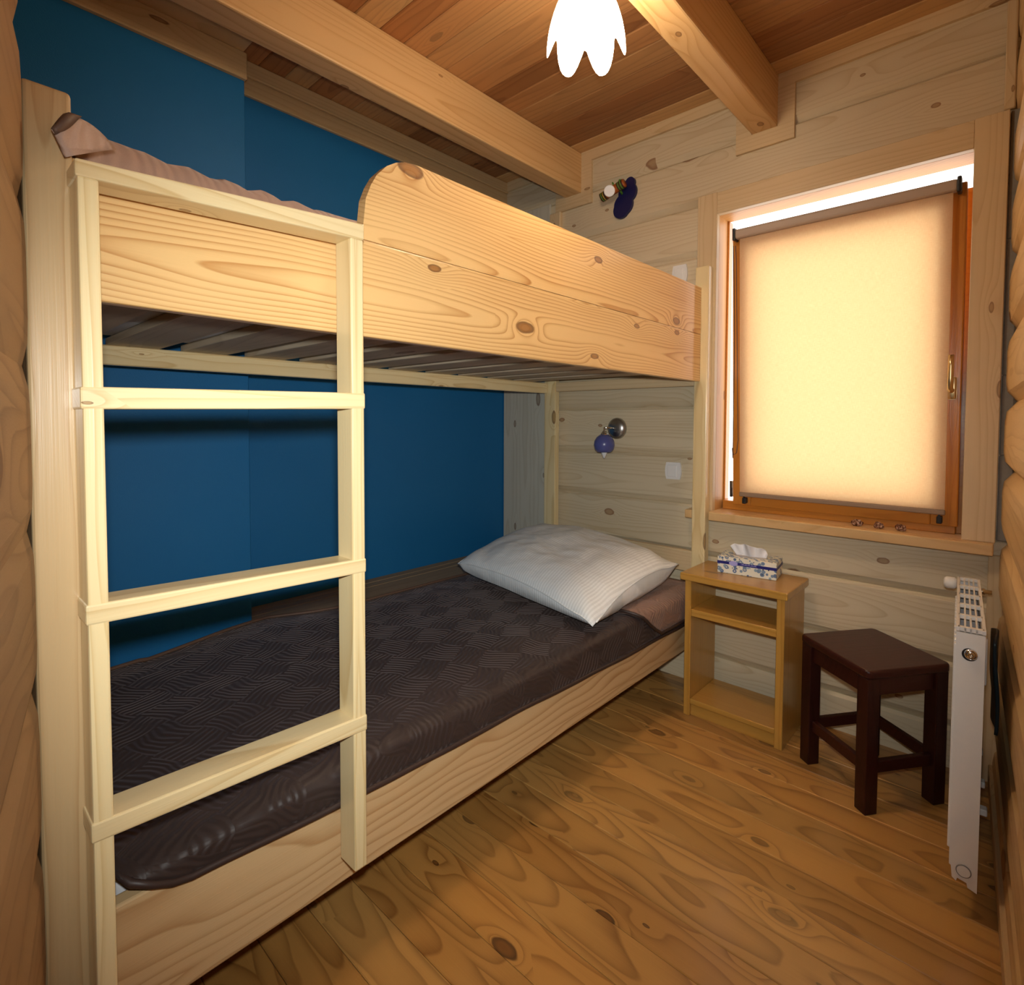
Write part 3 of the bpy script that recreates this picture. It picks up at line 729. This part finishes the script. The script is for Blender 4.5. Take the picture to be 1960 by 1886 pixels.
# ------------------------------------------------------------------ stool
s0, s1, s2, s3 = Vector((.479, -.264)), Vector((.657, -.031)), Vector((.865, -.246)), Vector((.692, -.479))
sc = (s0+s1+s2+s3)/4; ang = math.atan2((s1-s0).y, (s1-s0).x)
stl = thing('stool', 'dark mahogany wooden stool beside the radiator', 'stool', (sc.x, sc.y, 0), ang)
hx, hy, ZT = .146, .148, .432
bm = bmesh.new(); v = box(bm, -hx, hx, -hy, hy, ZT-.026, ZT)
bmesh.ops.bevel(bm, geom=[e for e in bm.edges if abs(e.verts[0].co.z-e.verts[1].co.z) > .01], offset=.02, segments=5, profile=.5, affect='EDGES')
bmesh.ops.bevel(bm, geom=[e for e in bm.edges if abs(e.verts[0].co.z-e.verts[1].co.z) < .001 and len(e.link_faces) == 2 and e.calc_face_angle(0) > 1], offset=.007, segments=3, profile=.5, affect='EDGES')
loc_link('seat', bm, M['stoolX'], stl)
lx, ly, lw = .119, .121, .021
for a in (-1, 1):
    for b in (-1, 1): loc_link('leg', B(a*lx-lw, a*lx+lw, b*ly-lw, b*ly+lw, 0, ZT-.026, .003, 2), M['stool'], stl)
for a in (-1, 1):
    loc_link('apron', B(-lx+lw, lx-lw, a*ly-.010, a*ly+.010, ZT-.082, ZT-.0265, .002, 1), M['stoolX'], stl)
    loc_link('apron', B(a*lx-.010, a*lx+.010, -ly+lw, ly-lw, ZT-.082, ZT-.0265, .002, 1), M['stoolX'], stl)
    loc_link('stretcher', B(-lx+lw, lx-lw, a*ly-.009, a*ly+.009, .115, .150, .002, 1), M['stoolX'], stl)
    loc_link('stretcher', B(a*lx-.009, a*lx+.009, -ly+lw, ly-lw, .115, .150, .002, 1), M['stoolX'], stl)

# ------------------------------------------------------------------ radiator
rad = thing('radiator', 'white panel radiator mounted on the right wall, seen end on', 'radiator', (.938, -.689, 0), math.radians(3.5))
RZ0, RZ1, RWd, RL = .083, .684, .026, .515
bm = bmesh.new(); box(bm, -RWd, -RWd+.006, .004, RL, RZ0+.035, RZ1-.018, .002, 1)
for k in range(14): box(bm, -RWd-.0045, -RWd+.002, .03+.034*k, .046+.034*k, RZ0+.06, RZ1-.05, .002, 1)
loc_link('front_panel', bm, M['white'], rad)
loc_link('back_panel', B(RWd-.006, RWd, .004, RL, RZ0+.035, RZ1-.018, .002, 1), M['white'], rad)
bm = bmesh.new(); extrude_poly(bm, [(-RWd, RZ0+.06), (-RWd+.004, RZ0+.035), (-RWd+.006, RZ0+.012), (-.012, RZ0+.006), (-.010, RZ0+.014), (.007, RZ0+.01), (.009, RZ0-.0), (RWd, RZ0-.006), (RWd, RZ1-.012), (-RWd, RZ1-.012)], 'Y', 0, .006)
loc_link('end_cover', bm, M['white'], rad)
loc_link('end_cover', B(-RWd, RWd, RL, RL+.006, RZ0, RZ1-.012, .001, 1), M['white'], rad)
bm = bmesh.new()
gx = [-RWd+.005+(2*RWd-.010)*i/4 for i in range(5)]
box(bm, -RWd-.001, -RWd+.006, -.001, RL+.006, RZ1-.010, RZ1, .001, 1); box(bm, RWd-.006, RWd+.001, -.001, RL+.006, RZ1-.010, RZ1, .001, 1)
for x in gx[1:4]: box(bm, x-.0018, x+.0018, .0, RL, RZ1-.010, RZ1-.001)
for k in range(6): yy = .0+(RL-.004)*k/5; box(bm, -RWd+.003, RWd-.003, yy, yy+.012, RZ1-.009, RZ1)
loc_link('grille', bm, M['white'], rad)
bm = bmesh.new()
for k in range(20): box(bm, -RWd+.008, RWd-.008, .012+.0255*k, .014+.0255*k, RZ0+.06, RZ1-.03)
loc_link('fins', bm, plain('radiator_fin', (.35, .35, .36), .5), rad)
bm = bmesh.new(); lathe(bm, [(.0145, 0), (.0145, .001)], (-.001, -.0012, RZ1-.060), (0, 1, 0), 24); loc_link('valve_hole', bm, M['rubber'], rad)
bm = bmesh.new(); lathe(bm, [(.0125, 0), (.0125, .004), (.0105, .008), (.009, .008), (.009, .005), (.0078, .005), (.0078, .008), (.003, .008), (.0025, .006)], (.001, -.0012, RZ1-.058), (0, -1, 0), 24); loc_link('bleed_plug', bm, M['chrome'], rad, True)
bm = bmesh.new(); lathe(bm, [(.0145, 0), (.0145, .0022), (.0122, .0022), (.0122, 0)], (.001, -.0005, RZ0+.036), (0, -1, 0), 24); loc_link('plug_ring', bm, plain('grey_ring', (.22, .22, .22), .4), rad, True)
bm = bmesh.new(); lathe(bm, [(.0125, 0), (.0125, .0030)], (.001, -.0005, RZ0+.036), (0, -1, 0), 24); loc_link('lower_plug', bm, M['white'], rad)
bm = bmesh.new(); lathe(bm, [(.012, 0), (.0175, .006), (.0175, .024), (.014, .030), (.006, .032)], (-RWd-.002, RL-.012, RZ1-.018), (-1, 0, 0), 20); loc_link('thermostat_head', bm, M['plastic'], rad, True)
bm = bmesh.new(); lathe(bm, [(.009, 0), (.009, .012), (.006, .013), (.006, .028)], (RWd-.001, RL-.03, RZ1-.026), (1, 0, 0), 16)
loc_link('air_valve', bm, M['chrome'], rad, True)
for yy, zz in ((.44, .19), (.26, .19), (.11, .20)): loc_link('wall_bracket', B(RWd-.001, RWd+.018, yy, yy+.022, zz, zz+.016, .002, 1), M['plastic'], rad)
loc_link('back_cover', B(RWd+.0005, RWd+.010, .16, .22, .50, .62, .004, 2), M['plastic'], rad)
# dark cloth tucked between radiator and wall
bm = bmesh.new(); rows = []
for i in range(13):
    a = i/12; row = []
    for j in range(22):
        b = j/21
        y = -.47+.18*a; z = .36+.25*b*(.8+.2*math.sin(2.2*a+.8))
        x = RW(y, -.0135)+.0035*math.sin(a*8+b*5)-.004*b
        row.append(Vector((x, y, z)))
    rows.append(row)
sheet(bm, rows, .007); tag(link('cloth', bm, M['dkbag'], smooth=True), 'dark blue grey shiny cloth tucked behind the radiator against the log wall', 'cloth')

# ------------------------------------------------------------------ lamps and switches
cl = thing('ceiling_lamp', 'lit white tulip shaped glass lamp hanging from the ceiling', 'ceiling lamp', (.152, -1.105, ZC))
bm = bmesh.new(); seg = 72; NP = 6; rings = []; ph = math.radians(38)
for k in range(19):
    t = k/18; ring = []
    for i in range(seg):
        an = 2*math.pi*i/seg; q = abs(math.cos((an-ph)*NP/2))       # 1 on a petal's axis, 0 between petals
        z_end = .075*(1-q**1.3)**1.3; zz = (1-t)*.20+t*z_end
        rad_ = .018+.080*math.sin(min(1, (.20-zz)/.20+.02)*math.pi/2)**.72
        rad_ *= 1+.05*(q-.5)*t
        ring.append(bm.verts.new((.152+rad_*math.cos(an), -1.105+rad_*math.sin(an), 2.088+zz)))
    rings.append(ring)
for a, b in zip(rings, rings[1:]):
    for i in range(seg): bm.faces.new((a[i], a[(i+1) % seg], b[(i+1) % seg], b[i]))
link('shade', bm, M['lamp'], cl, smooth=True)
bm = bmesh.new(); lathe(bm, [(.014, 0), (.026, .01), (.03, .03), (.022, .06), (.014, .075)], (.152, -1.105, 2.15), (0, 0, 1), 20); link('bulb', bm, M['lamp'], cl, smooth=True)
bm = bmesh.new(); lathe(bm, [(.022, 0), (.022, .03), (.008, .035), (.008, .14)], (.152, -1.105, 2.285), (0, 0, 1), 20); link('lamp_stem', bm, M['steel'], cl, smooth=True)
bm = bmesh.new(); lathe(bm, [(.012, 0), (.045, .012), (.05, .03), (.05, .038)], (.152, -1.105, ZC-.039), (0, 0, 1), 28); link('ceiling_rose', bm, M['steel'], cl, smooth=True)

wl = thing('wall_lamp', 'steel wall lamp with a blue glass bowl over the lower pillow', 'wall lamp', (-.451, 0, 1.118))
bm = bmesh.new(); lathe(bm, [(.052, 0), (.052, .006), (.048, .014), (.034, .024), (.012, .028)], (-.451, -.0005, 1.118), (0, -1, 0), 32); link('backplate', bm, M['steel'], wl, smooth=True)
bm = bmesh.new(); tube(bm, [(-.451, -.026, 1.118), (-.455, -.05, 1.121), (-.470, -.085, 1.121)], .0045, 10); tube(bm, [(-.470, -.085, 1.124), (-.470, -.085, 1.085)], .0045, 10)
link('arm', bm, M['chrome'], wl, smooth=True)
bm = bmesh.new(); lathe(bm, [(.008, .0), (.016, -.012), (.024, -.030)], (-.470, -.085, 1.108), (0, 0, 1), 20); link('holder', bm, M['chrome'], wl, smooth=True)
bm = bmesh.new(); lathe(bm, [(.020, .004), (.036, -.008), (.047, -.026), (.050, -.046), (.045, -.066), (.033, -.080), (.030, -.080), (.042, -.064), (.046, -.046), (.043, -.028), (.033, -.012), (.016, .0)], (-.470, -.085, 1.085), (0, 0, 1), 32); link('glass_bowl', bm, M['bowl'], wl, smooth=True)
bm = bmesh.new(); lathe(bm, [(.010, 0), (.019, -.03), (.019, -.056), (.013, -.082), (.004, -.102), (.0005, -.105)], (-.470, -.085, 1.08), (0, 0, 1), 20); link('bulb', bm, M['bulb'], wl, smooth=True)

ul = thing('spot_lamp', 'navy cloud shaped wall lamp with an orange striped spot over the upper bunk', 'wall lamp', (-.42, 0, 2.22))
bm = bmesh.new(); pts = []
lobes = [(-.388, 2.272, .026), (-.402, 2.232, .048), (-.424, 2.180, .050), (-.436, 2.160, .042)]
cx, cz = -.412, 2.205
for i in range(96):
    an = 2*math.pi*i/96; dx, dz = math.cos(an), math.sin(an); best = .0
    for a, b, r_ in lobes:
        ox, oz = a-cx, b-cz; pr = ox*dx+oz*dz; h2 = ox*ox+oz*oz-pr*pr
        if h2 < r_*r_: best = max(best, pr+math.sqrt(r_*r_-h2))
    pts.append((cx+dx*best, cz+dz*best))
extrude_poly(bm, pts, 'Y', -.016, -.0005)
link('backplate', bm, M['navy'], ul)
ax = (Vector((-.392, -.050, 2.262))-Vector((-.517, -.058, 2.222))).normalized(); p0 = Vector((-.517, -.058, 2.222))
bm = bmesh.new(); lathe(bm, [(.019, .0), (.020, .004), (.020, .125), (.019, .130)], p0, ax, 24); sp = link('spot_body', bm, M['orange'], ul, smooth=True)
for a, b, m in ((.000, .006, 'dkbrown'), (.006, .010, 'green'), (.010, .016, 'dkbrown'), (.016, .020, 'yellow'), (.020, .028, 'dkbrown'), (.094, .100, 'dkbrown'), (.100, .104, 'green'), (.104, .112, 'dkbrown'), (.112, .117, 'green'), (.117, .124, 'dkbrown')):
    bm = bmesh.new(); lathe(bm, [(.0212, a), (.0212, b)], p0, ax, 24); link('stripe', bm, M[m], sp, smooth=False)
bm = bmesh.new(); lathe(bm, [(.026, 0), (.026, .012), (.023, .014), (.0225, .011)], p0+ax*.052+Vector((.006, -.018, -.004)), Vector((.45, -.85, -.25)), 28); link('lens_ring', bm, M['plastic'], ul, smooth=True)
bm = bmesh.new(); lathe(bm, [(.0225, .0), (.0225, .0115)], p0+ax*.052+Vector((.006, -.018, -.004)), Vector((.45, -.85, -.25)), 28); link('lens', bm, M['lens'], ul)
bm = bmesh.new(); tube(bm, [(-.43, -.045, 2.25), (-.43, -.012, 2.23)], .006, 8); tube(bm, [tuple(p0+ax*.07+Vector((0, 0, .019))), tuple(p0+ax*.062+Vector((0, 0, .038)))], .004, 8); tube(bm, [tuple(p0+ax*.09+Vector((0, 0, .017))), tuple(p0+ax*.10+Vector((0, 0, .03))), tuple(p0+ax*.118+Vector((0, 0, .02)))], .003, 8)
link('bracket', bm, M['green'], ul, smooth=True)
def plate(name, label, cat, x, z, w, h):
    t = thing(name, label, cat, (x, -.0005, z))
    pts = []
    for sx, s_ in ((1, 1), (-1, -1)):
        for k in range(9):
            tt = -1+k/4; pts.append((x+sx*(w/2-.006+.006*(1-tt*tt)), z+s_*tt*h/2))
    bm = bmesh.new(); extrude_poly(bm, pts, 'Y', -.010, -.0005)
    link('cover_plate', bm, M['plastic'], t)
    bm = bmesh.new(); box(bm, x-.026, x+.020, -.014, -.0095, z-.027, z+.027, .003, 2); link('rocker', bm, M['plastic'], t)
plate('light_switch', 'white rocker switch on the log wall over the lower bunk pillow', 'switch', -.150, .931, .078, .076)
plate('light_switch', 'white switch plate on the log wall above the upper guard board', 'switch', -.132, 1.803, .072, .080)
